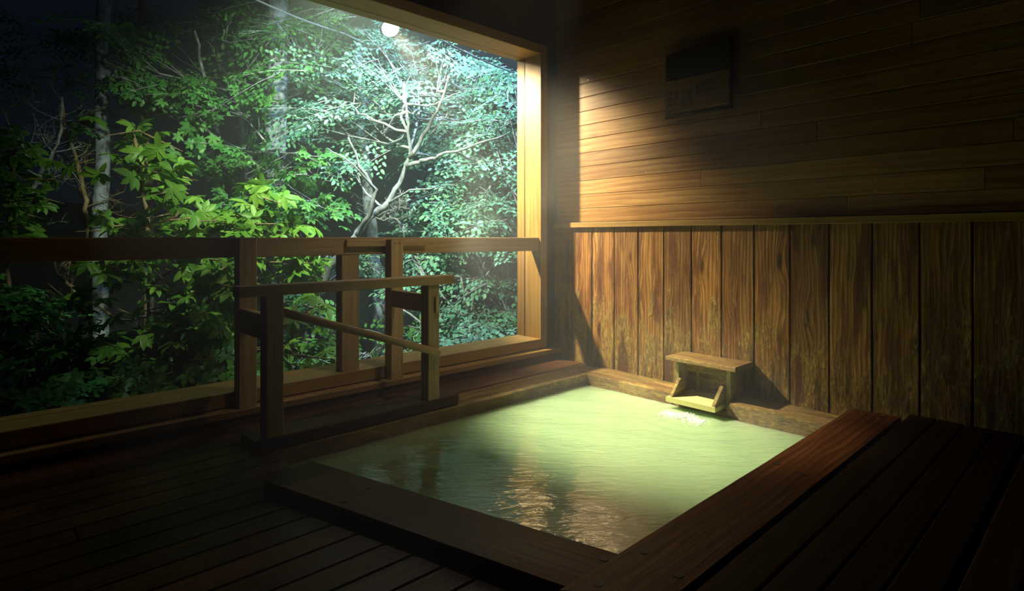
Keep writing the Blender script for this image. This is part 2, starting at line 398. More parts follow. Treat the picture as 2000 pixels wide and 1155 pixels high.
while edges[-1] < 0.75: edges.append(edges[-1]+0.0322)
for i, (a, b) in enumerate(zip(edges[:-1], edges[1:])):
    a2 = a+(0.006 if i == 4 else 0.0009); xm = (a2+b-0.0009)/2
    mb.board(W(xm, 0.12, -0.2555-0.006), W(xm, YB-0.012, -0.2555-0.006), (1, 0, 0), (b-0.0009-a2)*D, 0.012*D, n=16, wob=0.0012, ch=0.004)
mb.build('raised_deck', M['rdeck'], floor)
mb = MB(); mb.box(W(-0.98, -0.86, -0.42), W(0.76, 1.03, -0.41), 'y'); mb.build('subfloor', M['void'], floor)

# ------------------------------------------------------------------ bath
bath = empty('wooden_bath', W(-0.55, 0.65, -0.40))
tag(bath, 'sunken square wooden bath with dark broad rim boards holding milky green water', 'bath')
def plug(parent, u, v, zt, r=0.014):
    f = -zt*F_PX/(v-464); p = ray(u, v, f); p.z = W(0, 0, zt).z
    mb = MB(); mb.tube([p+Vector((0, 0, -0.004)), p+Vector((0, 0, 0.0012))], [r, r*0.96], 14); mb.build('plug', M['plug'], parent)
# right rim board
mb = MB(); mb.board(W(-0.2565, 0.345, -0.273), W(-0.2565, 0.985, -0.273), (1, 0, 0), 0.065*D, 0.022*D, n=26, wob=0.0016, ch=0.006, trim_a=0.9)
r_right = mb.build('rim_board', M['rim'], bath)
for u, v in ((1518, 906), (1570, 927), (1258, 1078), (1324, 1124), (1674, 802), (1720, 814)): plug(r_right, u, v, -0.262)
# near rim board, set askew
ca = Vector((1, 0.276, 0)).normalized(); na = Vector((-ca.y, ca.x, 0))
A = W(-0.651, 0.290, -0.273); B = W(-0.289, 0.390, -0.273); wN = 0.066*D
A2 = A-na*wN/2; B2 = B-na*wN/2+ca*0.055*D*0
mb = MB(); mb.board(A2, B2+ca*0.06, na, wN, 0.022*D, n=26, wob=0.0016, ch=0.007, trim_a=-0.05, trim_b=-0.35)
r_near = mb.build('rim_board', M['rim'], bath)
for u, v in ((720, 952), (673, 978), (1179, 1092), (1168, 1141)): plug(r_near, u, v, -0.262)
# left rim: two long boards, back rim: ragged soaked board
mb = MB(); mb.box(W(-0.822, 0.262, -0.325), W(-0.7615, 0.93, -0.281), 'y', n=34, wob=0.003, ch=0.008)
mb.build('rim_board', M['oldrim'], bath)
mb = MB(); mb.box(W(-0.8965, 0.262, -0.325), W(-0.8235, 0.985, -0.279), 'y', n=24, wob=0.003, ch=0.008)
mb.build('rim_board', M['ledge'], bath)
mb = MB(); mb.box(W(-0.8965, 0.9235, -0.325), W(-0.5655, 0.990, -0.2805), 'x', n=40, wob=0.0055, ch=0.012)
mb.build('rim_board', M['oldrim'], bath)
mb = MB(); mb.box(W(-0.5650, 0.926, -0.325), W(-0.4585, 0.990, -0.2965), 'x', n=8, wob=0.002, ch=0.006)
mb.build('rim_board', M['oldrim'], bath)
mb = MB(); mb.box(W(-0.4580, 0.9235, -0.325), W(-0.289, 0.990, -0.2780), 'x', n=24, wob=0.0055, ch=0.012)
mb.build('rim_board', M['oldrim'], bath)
# inner walls of the tub under the rims
mb = MB()
mb.box(W(-0.775, 0.25, -0.405), W(-0.7635, 0.93, -0.322), 'y'); mb.box(W(-0.77, 0.922, -0.405), W(-0.27, 0.935, -0.322), 'x')
mb.box(W(-0.288, 0.33, -0.405), W(-0.278, 0.93, -0.285), 'y'); mb.board(A-na*0.06-Vector((0, 0, 0.28)), B-na*0.06-Vector((0, 0, 0.28)), (0, 0, 1), 0.45, 0.03)
mb.box(W(-0.79, 0.232, -0.405), W(-0.63, 0.245, -0.285), 'x')
mb.build('tub_wall', M['ledge'], bath)
# dark beam standing in for the shadow gap under the near rim
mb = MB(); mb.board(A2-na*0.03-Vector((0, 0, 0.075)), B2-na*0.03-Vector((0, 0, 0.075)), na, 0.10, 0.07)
mb.build('rim_shadow_beam', M['dark'], bath)
# water
def make_water():
    nx, ny = 120, 150; vs_, fs_ = [], []
    for j in range(ny+1):
        for i in range(nx+1):
            X = -0.7665+(0.7665-0.2805)*i/nx; y0 = near_y(X, -0.012) if X > -0.66 else 0.275
            Y = y0+(0.9235-y0)*j/ny
            dx, dy = X+0.505, Y-0.885; r = math.hypot(dx, dy*1.1)*D
            zz = 0.003*math.exp(-r*3.0)*math.sin(r*55)+0.0012*math.sin(X*61+Y*33)+0.0012*math.sin(X*-37+Y*71)
            vs_.append(tuple(W(X, Y, ZW)+Vector((0, 0, zz))))
    for j in range(ny):
        for i in range(nx): a = j*(nx+1)+i; fs_.append((a, a+1, a+nx+2, a+nx+1))
    me = bpy.data.meshes.new('bath_water'); me.from_pydata(vs_, [], fs_); me.materials.append(M['water'])
    me.polygons.foreach_set('use_smooth', np.ones(len(fs_), dtype=bool))
    o = bpy.data.objects.new('bath_water', me); COL.objects.link(o)
    md = o.modifiers.new('depth', 'SOLIDIFY'); md.thickness = 0.32; md.offset = -1
    return o
tag(make_water(), 'milky pale green hot spring water filling the sunken bath', 'water', kind='stuff')

# ------------------------------------------------------------------ spout box
sp = empty('water_spout', W(-0.511, 0.965, -0.30)); tag(sp, 'small roofed wooden spout box crusted yellow, pouring into bath at plank wall', 'spout')
def bd(name, p0, p1, axis, mat, parent=sp, **kw):
    mb = MB(); mb.box(p0, p1, axis, **kw); return mb.build(name, mat, parent)
mb = MB(); mb.box(W(-0.578, 0.925, -0.2255), W(-0.445, 0.9925, -0.2175), 'x', n=30, wob=0.0035, ch=0.006); mb.build('roof', M['roofw'], sp)
bd('side_panel', W(-0.563, 0.936, -0.2965), W(-0.5565, 0.991, -0.2257), 'z', M['spout'], n=12, wob=0.003)
bd('side_panel', W(-0.4665, 0.936, -0.2965), W(-0.4585, 0.991, -0.2257), 'z', M['spout'], n=12, wob=0.002)
bd('front_lintel', W(-0.5563, 0.962, -0.2455), W(-0.4667, 0.966, -0.2257), 'x', M['spout'], n=14, wob=0.0015)
bd('back_panel', W(-0.5563, 0.974, -0.262), W(-0.4667, 0.978, -0.2455), 'x', M['spout'], n=14, wob=0.0015)
bd('back_panel', W(-0.5563, 0.982, -0.29), W(-0.4967, 0.986, -0.2622), 'x', M['spout'], n=8, wob=0.001)
bd('inner_post', W(-0.541, 0.968, -0.283), W(-0.535, 0.974, -0.2462), 'z', M['spout'])
bd('trough_floor', W(-0.561, 0.899, -0.2925), W(-0.467, 0.981, -0.2835), 'y', M['sulphur'], n=16, wob=0.002, ch=0.005)
def cheek(x0, x1):
    mb = MB()
    pr = [(0.901, -0.2833), (0.945, -0.2833), (0.945, -0.258), (0.932, -0.254)]
    vs_ = [W(x0, y, z) for y, z in pr]+[W(x1, y, z) for y, z in pr]
    fs_ = [(0, 1, 2, 3), (7, 6, 5, 4)]+[(i, i+4, (i+1) % 4+4, (i+1) % 4) for i in range(4)]
    mb.add(vs_, fs_, [Vector((v.y, v.z, v.x)) for v in vs_], 0.9)
    o = mb.build('cheek_board', M['spout'], sp)
    b = o.modifiers.new('bevel', 'BEVEL'); b.width = 0.004; b.segments = 2
cheek(-0.5555, -0.5495); cheek(-0.476, -0.469)
def foam():
    mb = MB(); ph = (1+5**.5)/2
    iv = [Vector(v).normalized() for v in ((-1, ph, 0), (1, ph, 0), (-1, -ph, 0), (1, -ph, 0), (0, -1, ph), (0, 1, ph), (0, -1, -ph), (0, 1, -ph), (ph, 0, -1), (ph, 0, 1), (-ph, 0, -1), (-ph, 0, 1))]
    fi = [(0, 11, 5), (0, 5, 1), (0, 1, 7), (0, 7, 10), (0, 10, 11), (1, 5, 9), (5, 11, 4), (11, 10, 2), (10, 7, 6), (7, 1, 8), (3, 9, 4), (3, 4, 2), (3, 2, 6), (3, 6, 8), (3, 8, 9), (4, 9, 5), (2, 4, 11), (6, 2, 10), (8, 6, 7), (9, 8, 1)]
    for i in range(1300):
        t = random.random(); X = -0.545+0.075*t+random.gauss(0, 0.003)
        Y = 0.884-abs(random.gauss(0, 0.016))-0.005*math.sin(t*9)
        h = abs(random.gauss(0, 0.009))*math.exp(-abs(Y-0.887)*80)
        r = random.uniform(0.001, 0.0038); p = W(X, Y, ZW)+Vector((0, 0, h+0.001))
        mb.add([p+v*r for v in iv], fi, [v for v in iv], 0.5)
    return mb.build('splash_foam', M['foam'], smooth=True)
tag(foam(), 'white foam bubbling on green water beneath the spout lip', 'foam', kind='stuff')

# ------------------------------------------------------------------ railing across the window
rail = empty('window_railing', W(-0.93, 0.3, Z_SILL)); tag(rail, 'long horizontal wooden rail with post crossing the open window', 'railing')
bd('top_rail', W(-0.945, YN, -0.0305), W(-0.9195, YJ-0.0006, 0.0), 'y', M['rail'], rail, n=20, wob=0.0012, ch=0.004)
bd('post', W(-0.943, 0.460, Z_SILL+0.0003), W(-0.920, 0.493, -0.0308), 'z', M['rail'], rail, ch=0.004)
bd('post', W(-0.943, -0.06, Z_SILL+0.0003), W(-0.920, -0.027, -0.0308), 'z', M['rail'], rail, ch=0.004)
# grab rail beside the bath: four posts, arms, flat top bar, slanting round bar
hr = empty('grab_rail', W(-0.78, 0.42, -0.28)); tag(hr, 'wooden grab rail with flat top bar and slanting round pole beside bath', 'handrail')
bd('post', W(-0.918, 0.285, -0.254), W(-0.896, 0.311, -0.001), 'z', M['rail'], hr, ch=0.004)
bd('post', W(-0.918, 0.5425, -0.254), W(-0.896, 0.568, -0.004), 'z', M['rail'], hr, ch=0.004)
ZB = -0.263
bd('base_beam', W(-0.815, 0.262, -0.2795), W(-0.7645, 0.592, ZB), 'y', M['ledge'], hr, n=14, wob=0.0015, ch=0.005)
bd('post', W(-0.786, 0.2765, ZB+0.0003), W(-0.765, 0.300, -0.077), 'z', M['rail'], hr, ch=0.004)
bd('post', W(-0.786, 0.531, ZB+0.0003), W(-0.765, 0.5535, -0.077), 'z', M['rail'], hr, ch=0.004)
bd('top_bar', W(-0.788, 0.243, -0.0767), W(-0.762, 0.5815, -0.0625), 'y', M['rail'], hr, ch=0.005, n=8, wob=0.0008)
bd('arm', W(-0.8958, 0.285, -0.140), W(-0.7862, 0.297, -0.105), 'x', M['rail'], hr)
bd('arm', W(-0.8958, 0.5435, -0.124), W(-0.7862, 0.5505, -0.094), 'x', M['rail'], hr)
bd('tenon', W(-0.7648, 0.5435, -0.122), W(-0.7615, 0.5505, -0.096), 'z', M['rail'], hr)
bd('mounting_plate', W(-0.9188, 0.466, -0.0165), W(-0.9125, 0.5415, -0.004), 'y', M['rail'], hr)
bd('mounting_plate', W(-0.9188, 0.5695, -0.0165), W(-0.9125, 0.63, -0.004), 'y', M['rail'], hr)
mb = MB(); mb.tube([W(-0.776, 0.3003, -0.100), W(-0.7735, 0.345, -0.1155), W(-0.768, 0.45, -0.152), W(-0.7605, 0.549, -0.187)], 0.021, 16)
mb.build('slanting_pole', M['rail'], hr, smooth=True)
mb = MB()
for y in (0.552, 0.561):
    mb = MB(); p = W(-0.8959, y, -0.010); mb.tube([p, p+Vector((0.003, 0, 0))], 0.005, 10); mb.build('bolt_head', M['nail'], hr)

# ------------------------------------------------------------------ notice board
nb = empty('notice_board', W(-0.55, 0.985, 0.24)); tag(nb, 'wooden notice board with faded rows of writing hung on the upper planks', 'sign')
YS = 0.9845
bd('board', W(-0.615, YS, 0.240), W(-0.4855, YS+0.008, 0.3035), 'x', M['plank'], nb)
bd('upper_board', W(-0.615, YS+0.001, 0.306), W(-0.4855, YS+0.009, 0.356), 'x', M['dark'], nb)  # upper half in dark wood: the shadow over it is put into the colour
mb = MB(); mb.tube([W(-0.616, YS+0.004, 0.2345), W(-0.4845, YS+0.004, 0.2345)], 0.0125, 12); mb.build('edge_shadow_rod', M['dark'], nb, smooth=True)  # dark rod for the thick lower edge and the shadow beneath it
bd('side_batten', W(-0.4853, YS-0.001, 0.2325), W(-0.4815, YS+0.010, 0.358), 'z', M['dark'], nb)
bd('hanger', W(-0.60, YS+0.008, 0.25), W(-0.595, 0.9955, 0.35), 'z', M['dark'], nb)
bd('hanger', W(-0.505, YS+0.008, 0.25), W(-0.50, 0.9955, 0.35), 'z', M['dark'], nb)
mb = MB(); p = W(-0.608, YS-0.0006, 0.302); mb.tube([p, p+Vector((0, 0.003, 0))], 0.006, 10); mb.build('nail', M['nail'], nb)
rs = random.Random(3)
for (c0, c1, r0, r1, cols, rows) in ((-0.612, -0.585, 0.252, 0.285, 2, 3), (-0.582, -0.556, 0.246, 0.281, 2, 3), (-0.552, -0.510, 0.266, 0.287, 5, 2)):
    mb = MB()
    for ci in range(cols):
        for ri in range(rows):
            cx = c0+(c1-c0)*(ci+0.5)/cols; cz = r0+(r1-r0)*(ri+0.5)/rows; s_ = min((c1-c0)/cols, (r1-r0)/rows)*0.42
            for _ in range(5):
                hz = rs.random() < 0.55; o1 = rs.uniform(-s_, s_)*0.8; l0, l1 = -s_*rs.uniform(.4, 1), s_*rs.uniform(.4, 1)
                wv = 0.0008
                if hz: mb.box(W(cx+l0, YS-0.0003, cz+o1-wv), W(cx+l1, YS+0.0002, cz+o1+wv), 'x')
                else: mb.box(W(cx+o1-wv, YS-0.0003, cz+l0), W(cx+o1+wv, YS+0.0002, cz+l1), 'z')
    mb.build('writing', M['ink'], nb)

# ------------------------------------------------------------------ lamp and cables
lamp = empty('hanging_lamp', LAMP); tag(lamp, 'glowing round reflector lamp hanging on a cable outside the window', 'lamp')
dirn = (W(0, 0, 0)*0.35+POOL_AIM*0.65-LAMP).normalized()
q = dirn.to_track_quat('Z', 'Y').to_matrix()
def lathe(prof, mat, name, parent, off=0):
    mb = MB(); vs_, fs_, n_ = [], [], 24
    for (r, h) in prof:
        for k in range(n_):
            a = 2*math.pi*k/n_; vs_.append(LAMP+q @ Vector((r*math.cos(a), r*math.sin(a), h)))
    for i in range(len(prof)-1):
        for k in range(n_): k2 = (k+1) % n_; fs_.append((i*n_+k, i*n_+k2, (i+1)*n_+k2, (i+1)*n_+k))
    mb.add(vs_, fs_, vs_, 0.5); return mb.build(name, mat, parent, smooth=True)
lathe([(0.0, 0.030), (0.03, 0.028), (0.055, 0.020), (0.070, 0.008), (0.072, 0.0)], M['glow'], 'bulb_glass', lamp)
lathe([(0.077, 0.004), (0.072, -0.004), (0.045, -0.05), (0.028, -0.085), (0.026, -0.13), (0.0, -0.132)], M['metal'], 'lamp_housing', lamp)
mb = MB(); mb.tube([LAMP+q @ Vector((0, 0, -0.13)), LAMP+Vector((0, 0, 0.14))], 0.006, 8); mb.build('hanger_stem', M['metal'], lamp)
def cable(pts, r, label):
    pts = [Vector(p) for p in pts]; out = []
    for a, b in zip(pts[:-1], pts[1:]):
        for i in range(10):
            t = i/10; p = a.lerp(b, t); p.z -= 0.04*math.sin(math.pi*t); out.append(p)
    out.append(pts[-1]); mb = MB(); mb.tube(out, r, 8)
    tag(mb.build('overhead_cable', M['cable'], smooth=True), label, 'cable', 'cables strung outside the window')
up = Vector((0, 0, 0.145))
cable([ray(480, -70, 1.05), LAMP+up, ray(1012, 146, 1.86), ray(1200, 215, 2.6)], 0.008, 'overhead cable that carries the glowing lamp')
cable([ray(430, -35, 1.5), ray(673, 66, 2.0), ray(900, 160, 2.5), ray(1060, 220, 2.9)], 0.011, 'middle overhead cable running just below the lamp through the leaves')
cable([ray(560, 82, 2.0), ray(780, 160, 2.5), ray(960, 222, 3.1)], 0.011, 'lowest overhead cable of the three, left of the pale branching tree')

# ------------------------------------------------------------------ garden beyond the window
gr_ = np.random.default_rng(11); gR = random.Random(11)
def nrm(a): return a/np.maximum(np.linalg.norm(a, axis=-1, keepdims=True), 1e-9)
# a leaf: seven points in its own frame (x along, y across, z up), two folded halves
LEAF7 = np.array([(0, 0, 0), (0.5, 0, 0.03), (1, 0, -0.10), (0.28, 0.2, 0.06), (0.72, 0.17, 0.03), (0.28, -0.2, 0.06), (0.72, -0.17, 0.03)])
LEAF7F = np.array([(0, 1, 4, 3), (1, 2, 4, 4), (0, 5, 6, 1), (1, 6, 2, 2)])
class Foliage:
    def __init__(s): s.o = []; s.x = []; s.n = []; s.l = []; s.wd = []; s.t = []
    def add(s, o, x, n, l, wd, t):
        s.o.append(o); s.x.append(x); s.n.append(n); s.l.append(l); s.wd.append(wd); s.t.append(t)
    def count(s): return sum(len(a) for a in s.o)
    def build(s, name, mat, parent):
        o = np.concatenate(s.o); x = nrm(np.concatenate(s.x)); n = np.concatenate(s.n)
        y = nrm(np.cross(n, x)); z = np.cross(x, y)
        l = np.concatenate(s.l)[:, None, None]; wd = np.concatenate(s.wd)[:, None, None]; t = np.concatenate(s.t)
        P = LEAF7[None]
        v = o[:, None, :] + x[:, None, :]*(P[..., 0:1]*l) + y[:, None, :]*(P[..., 1:2]*l*wd) + z[:, None, :]*(P[..., 2:3]*l)
        k = len(o); v = v.reshape(-1, 3)
        quads = np.array([(0, 1, 4, 3), (0, 5, 6, 1)]); tris = np.array([(1, 2, 4), (1, 6, 2)])
        off = (np.arange(k)*7)[:, None, None]
        q = (quads[None]+off).reshape(-1); tr = (tris[None]+off).reshape(-1)
        me = bpy.data.meshes.new(name); me.vertices.add(len(v)); me.vertices.foreach_set('co', v.astype(np.float32).ravel())
        nq, nt_ = k*2, k*2
        me.loops.add(nq*4+nt_*3); me.loops.foreach_set('vertex_index', np.concatenate([q, tr]).astype(np.int32))
        me.polygons.add(nq+nt_)
        st = np.concatenate([np.arange(nq)*4, nq*4+np.arange(nt_)*3]).astype(np.int32)
        me.polygons.foreach_set('loop_start', st)
        me.materials.append(mat); me.update(calc_edges=True)
        a = me.attributes.new('tone', 'FLOAT', 'POINT'); a.data.foreach_set('value', np.repeat(t, 7).astype(np.float32))
        me.validate()
        ob = bpy.data.objects.new(name, me); COL.objects.link(ob)
        if parent is not None: ob.parent = parent; ob.matrix_parent_inverse = Matrix.Translation(-parent.location)
        return ob
CAMP = np.array((0, 0, EYE))
def frame_dir(p, spread=0.5, toward=0.5):
    """axis and normal of a spray at p: layered, leaning out to the light on the window side"""
    toc = nrm(CAMP-p); az = gr_.uniform(0, 2*np.pi)
    d = np.array((math.cos(az), math.sin(az), gr_.uniform(-0.45, 0.15))) + toc*0.35
    n = np.array((0, 0, 1.0)) + toc*toward + gr_.normal(0, spread*0.45, 3)
    d = nrm(d); n = nrm(n-d*np.dot(n, d)); return d, n
def fine_spray(F, T, p, L=0.7, leaf=0.062, rough=1.0, toward=0.5, tone=0.5):
    d, n = frame_dir(p, rough, toward); s = np.cross(n, d)
    k = 11; ts = np.linspace(0.08, 1, k)
    def axis(t): return p+d*(L*t)-np.array((0, 0, 1))*(0.16*L*t*t)
    T.tube([axis(t) for t in (0, .35, .7, 1)], [0.006, 0.0045, 0.003, 0.0015], 4, cap=False)
    O, X, NN, LL, TT = [], [], [], [], []
    for i, t in enumerate(ts):
        sg = 1 if i % 2 else -1; a = axis(t); ln = L*0.5*(1-t*0.55)*gr_.uniform(.75, 1.15)
        sd = nrm(s*sg*0.85+d*0.65+n*gr_.normal(0, .12))
        e = a+sd*ln-np.array((0, 0, 1))*0.05*ln
        if i % 2 == 0: T.tube([a, e], [0.0025, 0.001], 3, cap=False)
        m = max(3, int(ln/(leaf*0.62)))
        q = (np.arange(m)+0.6)/m; pos = a+(e-a)*q[:, None]
        alt = np.where(np.arange(m) % 2 == 0, 1, -1)[:, None]
        side = np.cross(n, sd)
        xd = nrm(sd*0.7+side*alt*0.75+gr_.normal(0, 0.16, (m, 3))-np.array((0, 0, 1))*0.18)
        O.append(pos); X.append(xd); NN.append(n+gr_.normal(0, 0.22, (m, 3))); LL.append(leaf*gr_.uniform(.75, 1.25, m))
    O = np.concatenate(O); k = len(O)
    F.add(O, np.concatenate(X), np.concatenate(NN), np.concatenate(LL), np.full(k, 1.25), np.clip(tone+gr_.normal(0, .13, k)+gr_.normal(0, .1), 0, 1))
def palm_spray(F, T, p, L=0.5, leaf=0.15, rough=1.0, toward=0.6, tone=0.5):
    """whorls of long drooping leaflets"""
    d, n = frame_dir(p, rough, toward)
    m = 3; T.tube([p-d*L*0.2, p+d*L*0.4, p+d*L*0.9], [0.009, 0.007, 0.003], 5, cap=False)
    for j in range(m):
        c = p+d*L*(j/m)+gr_.normal(0, 0.09, 3)
        d2, n2 = frame_dir(c, rough, toward); s2 = np.cross(n2, d2); k = int(gr_.integers(6, 9))
        an = np.linspace(-2.3, 2.3, k)+gr_.normal(0, .1, k)
        ln = leaf*(0.62+0.38*np.cos(an*0.55))*gr_.uniform(.85, 1.2, k)
        xd = d2*np.cos(an)[:, None]+s2*np.sin(an)[:, None]-np.array((0, 0, 1))*gr_.uniform(.15, .5, (k, 1))
        F.add(np.repeat(c[None], k, 0), xd, n2+gr_.normal(0, .15, (k, 3)), ln, np.full(k, 0.95), np.clip(tone+gr_.normal(0, .1, k)+gr_.normal(0, .1), 0, 1))
def maple_spray(F, T, p, L=0.5, leaf=0.10, rough=1.0, toward=0.55, tone=0.5):
    d, n = frame_dir(p, rough, toward); s = np.cross(n, d)
    T.tube([p, p+d*L], [0.005, 0.002], 4, cap=False); m = 14
    c = p+d*(L*gr_.uniform(0, 1, (m, 1)))+s*(L*gr_.normal(0, .28, (m, 1)))+n*(L*gr_.normal(0, .05, (m, 1)))
    for j in range(m):
        k = 5; an = np.linspace(-1.7, 1.7, k); az = gr_.uniform(-.9, .9)
        n2 = nrm(n+gr_.normal(0, .25, 3)); dd = nrm(d*math.cos(az)+s*math.sin(az)-np.array((0, 0, .3))); ss = np.cross(n2, dd)
        xd = dd*np.cos(an)[:, None]+ss*np.sin(an)[:, None]
        F.add(np.repeat(c[j][None], k, 0), xd, np.repeat(n2[None], k, 0), leaf*(0.55+0.45*np.cos(an*.6))*gr_.uniform(.8, 1.2), np.full(k, 1.1), np.full(k, min(1, max(0, tone+gr_.normal(0, .14)))))
SPR = {'fine': fine_spray, 'palm': palm_spray, 'maple': maple_spray}
def bez(a, b, sag, n=6, wob=0.05):
    a, b = Vector(a), Vector(b); L = (b-a).length; out = []
    w1 = Vector((gR.gauss(0, 1), gR.gauss(0, 1), gR.gauss(0, .6)))*wob*L
    for i in range(n+1):
        t = i/n; p = a.lerp(b, t); p += w1*math.sin(math.pi*t)+Vector((0, 0, sag*L*math.sin(math.pi*t)))
        if 0 < i < n: p += Vector([gR.gauss(0, 1) for _ in range(3)])*0.012*L
        out.append(p)
    return out
def tree(name, label, cat, group, stems, blobs, kind, leaf, lm, bm, L=0.6, toward=0.5, limb=0.02, tone=0.5):
    """stems: [(points (u,v,f), r0, r1)], blobs: [(u,v,f, ru,rv, n)]"""
    S = [[ray(*p) for p in st[0]] for st in stems]
    root = empty(name, S[0][0]); tag(root, label, cat, group)
    TR = MB()
    dense = []
    for pts, (st, r0, r1) in zip(S, stems):
        fine = []
        for a, b in zip(pts[:-1], pts[1:]):
            for i in range(4):
                fine.append(a.lerp(b, i/4)+Vector([gR.gauss(0, 1) for _ in range(3)])*min(r0, 0.03)*0.3)
        fine.append(pts[-1]); k = len(fine)
        TR.tube(fine, [r0+(r1-r0)*(i/(k-1)) for i in range(k)], 10); dense += fine
    TW = MB(); F = Foliage()
    for (u, v, f, ru, rv, n) in blobs:
        c = ray(u, v, f)
        cand = sorted(dense, key=lambda q: (q-c).length+max(0, q.z-c.z)*1.5)
        a = cand[min(len(cand)-1, gR.randrange(0, 9))]
        limbp = bez(a, c, -0.05, 7, 0.07); l0 = (c-a).length
        TW.tube(limbp, [max(0.006, min(limb, 0.016)*(1-0.65*i/7)) for i in range(8)], 6)
        for _ in range(n):
            uu = u+ru*gR.gauss(0, .5); vv = v+rv*gR.gauss(0, .5); ff = f*(1+gR.gauss(0, .045))
            e = ray(uu, vv, ff)
            if (e-LAMP).length < 1.7 or (e-LAMP-Vector((0.6, 0.7, -1.1))).length < 1.2: continue
            b0 = limbp[gR.randrange(3, 8)]
            if gR.random() < 0.6: TW.tube(bez(b0, e, 0.04, 4, 0.06), [0.008, 0.007, 0.0055, 0.004, 0.003], 4, cap=False)
            SPR[kind](F, TW, np.array(e), L=L*gR.uniform(.75, 1.2), leaf=leaf, toward=toward, tone=tone)
    TR.build('trunk', bm, root, smooth=True)
    if TW.v: TW.build('branches', M['bark_grey'] if bm is not M['bark_brown'] else bm, root, smooth=True)
    if F.o: F.build('foliage', lm, root)
    return root

G1 = 'trees outside the window'
tree('leafy_tree', 'pale forked slender tree with small blue-green leaves behind the rail and lamp', 'tree', G1,
     [([(560, 900, 1.85), (600, 640, 1.81), (640, 530, 1.76), (692, 466, 1.72), (722, 424, 1.72), (757, 398, 1.72), (778, 360, 1.72), (800, 308, 1.72), (796, 240, 1.70), (789, 160, 1.68)], 0.06, 0.008),
      ([(800, 308, 1.72), (835, 250, 1.68), (860, 205, 1.63), (876, 150, 1.63)], 0.024, 0.008),
      ([(793, 322, 1.72), (825, 316, 1.71), (860, 304, 1.68), (920, 285, 1.63), (990, 262, 1.60)], 0.026, 0.008),
      ([(692, 466, 1.72), (722, 420, 1.66), (733, 372, 1.63), (705, 325, 1.62), (680, 268, 1.59)], 0.030, 0.009),
      ([(757, 398, 1.72), (800, 372, 1.66), (850, 366, 1.63)], 0.016, 0.006),
      ([(733, 372, 1.63), (690, 320, 1.55), (640, 290, 1.55)], 0.012, 0.005)],
     [(880, 110, 1.95, 60, 26, 8), (800, 175, 2.0, 60, 30, 9), (725, 120, 1.9, 55, 28, 7), (690, 205, 1.9, 55, 30, 8), (870, 230, 1.85, 55, 28, 8),
      (770, 255, 2.1, 60, 26, 8), (640, 150, 2.1, 45, 36, 6), (650, 255, 2.1, 40, 26, 5), (620, 200, 2.2, 40, 40, 5), (920, 180, 1.95, 50, 30, 9), (840, 150, 2.15, 60, 30, 10), (900, 240, 2.15, 60, 30, 10), (740, 190, 2.2, 50, 30, 8), (820, 290, 2.25, 60, 24, 9), (930, 290, 2.1, 50, 26, 9), (960, 130, 2.1, 45, 22, 8), (700, 60, 2.2, 60, 24, 8), (800, 90, 2.3, 60, 24, 8),
      (665, 318, 1.85, 40, 18, 4), (960, 320, 1.8, 40, 20, 5)],
     'fine', 0.066, M['leaf_teal'], M['bark_smooth'], L=0.62, toward=0.5, tone=0.5)
tree('leafy_tree', 'dense bushy tree with bluish leaves close to the right window jamb', 'tree', G1,
     [([(1120, 900, 1.9), (1090, 600, 1.9), (1060, 400, 1.9), (1040, 200, 1.9)], 0.06, 0.02)],
     [(990, 180, 1.8, 40, 36, 8), (975, 240, 1.75, 45, 36, 9), (990, 310, 1.8, 40, 36, 8), (940, 385, 1.8, 60, 26, 12), (920, 420, 2.0, 60, 22, 9), (960, 350, 2.0, 50, 26, 9), (870, 360, 2.1, 40, 20, 6), (990, 250, 2.0, 40, 36, 8), (985, 430, 1.75, 40, 28, 8), (900, 430, 1.85, 50, 20, 7), (880, 395, 1.9, 40, 18, 4), (1000, 370, 1.7, 30, 30, 6), (835, 450, 1.95, 40, 12, 4)],
     'fine', 0.070, M['leaf_teal'], M['bark_grey'], L=0.6, toward=0.55, tone=0.55)
tree('leafy_shrub', 'low bluish-leaved shrub filling the gap under the rail by the jamb', 'shrub', None,
     [([(930, 900, 1.8), (930, 760, 1.8), (920, 650, 1.8), (900, 540, 1.8)], 0.035, 0.01), ([(930, 760, 1.8), (850, 640, 1.8), (820, 520, 1.8)], 0.02, 0.008)],
     [(940, 640, 1.75, 60, 20, 12), (900, 620, 1.95, 60, 20, 8), (850, 520, 2.1, 40, 16, 5), (930, 515, 2.1, 40, 12, 5), (970, 600, 1.9, 30, 20, 5), (890, 665, 1.7, 40, 18, 6), (880, 600, 1.85, 40, 16, 5), (920, 550, 1.85, 55, 16, 7), (840, 545, 1.9, 35, 24, 6), (985, 485, 1.8, 26, 14, 4), (960, 680, 1.6, 50, 18, 6), (810, 500, 1.9, 40, 18, 6), (720, 500, 2.0, 40, 18, 5), (735, 530, 2.1, 30, 16, 3)],
     'fine', 0.066, M['leaf_teal'], M['bark_grey'], L=0.5, toward=0.6, tone=0.55)
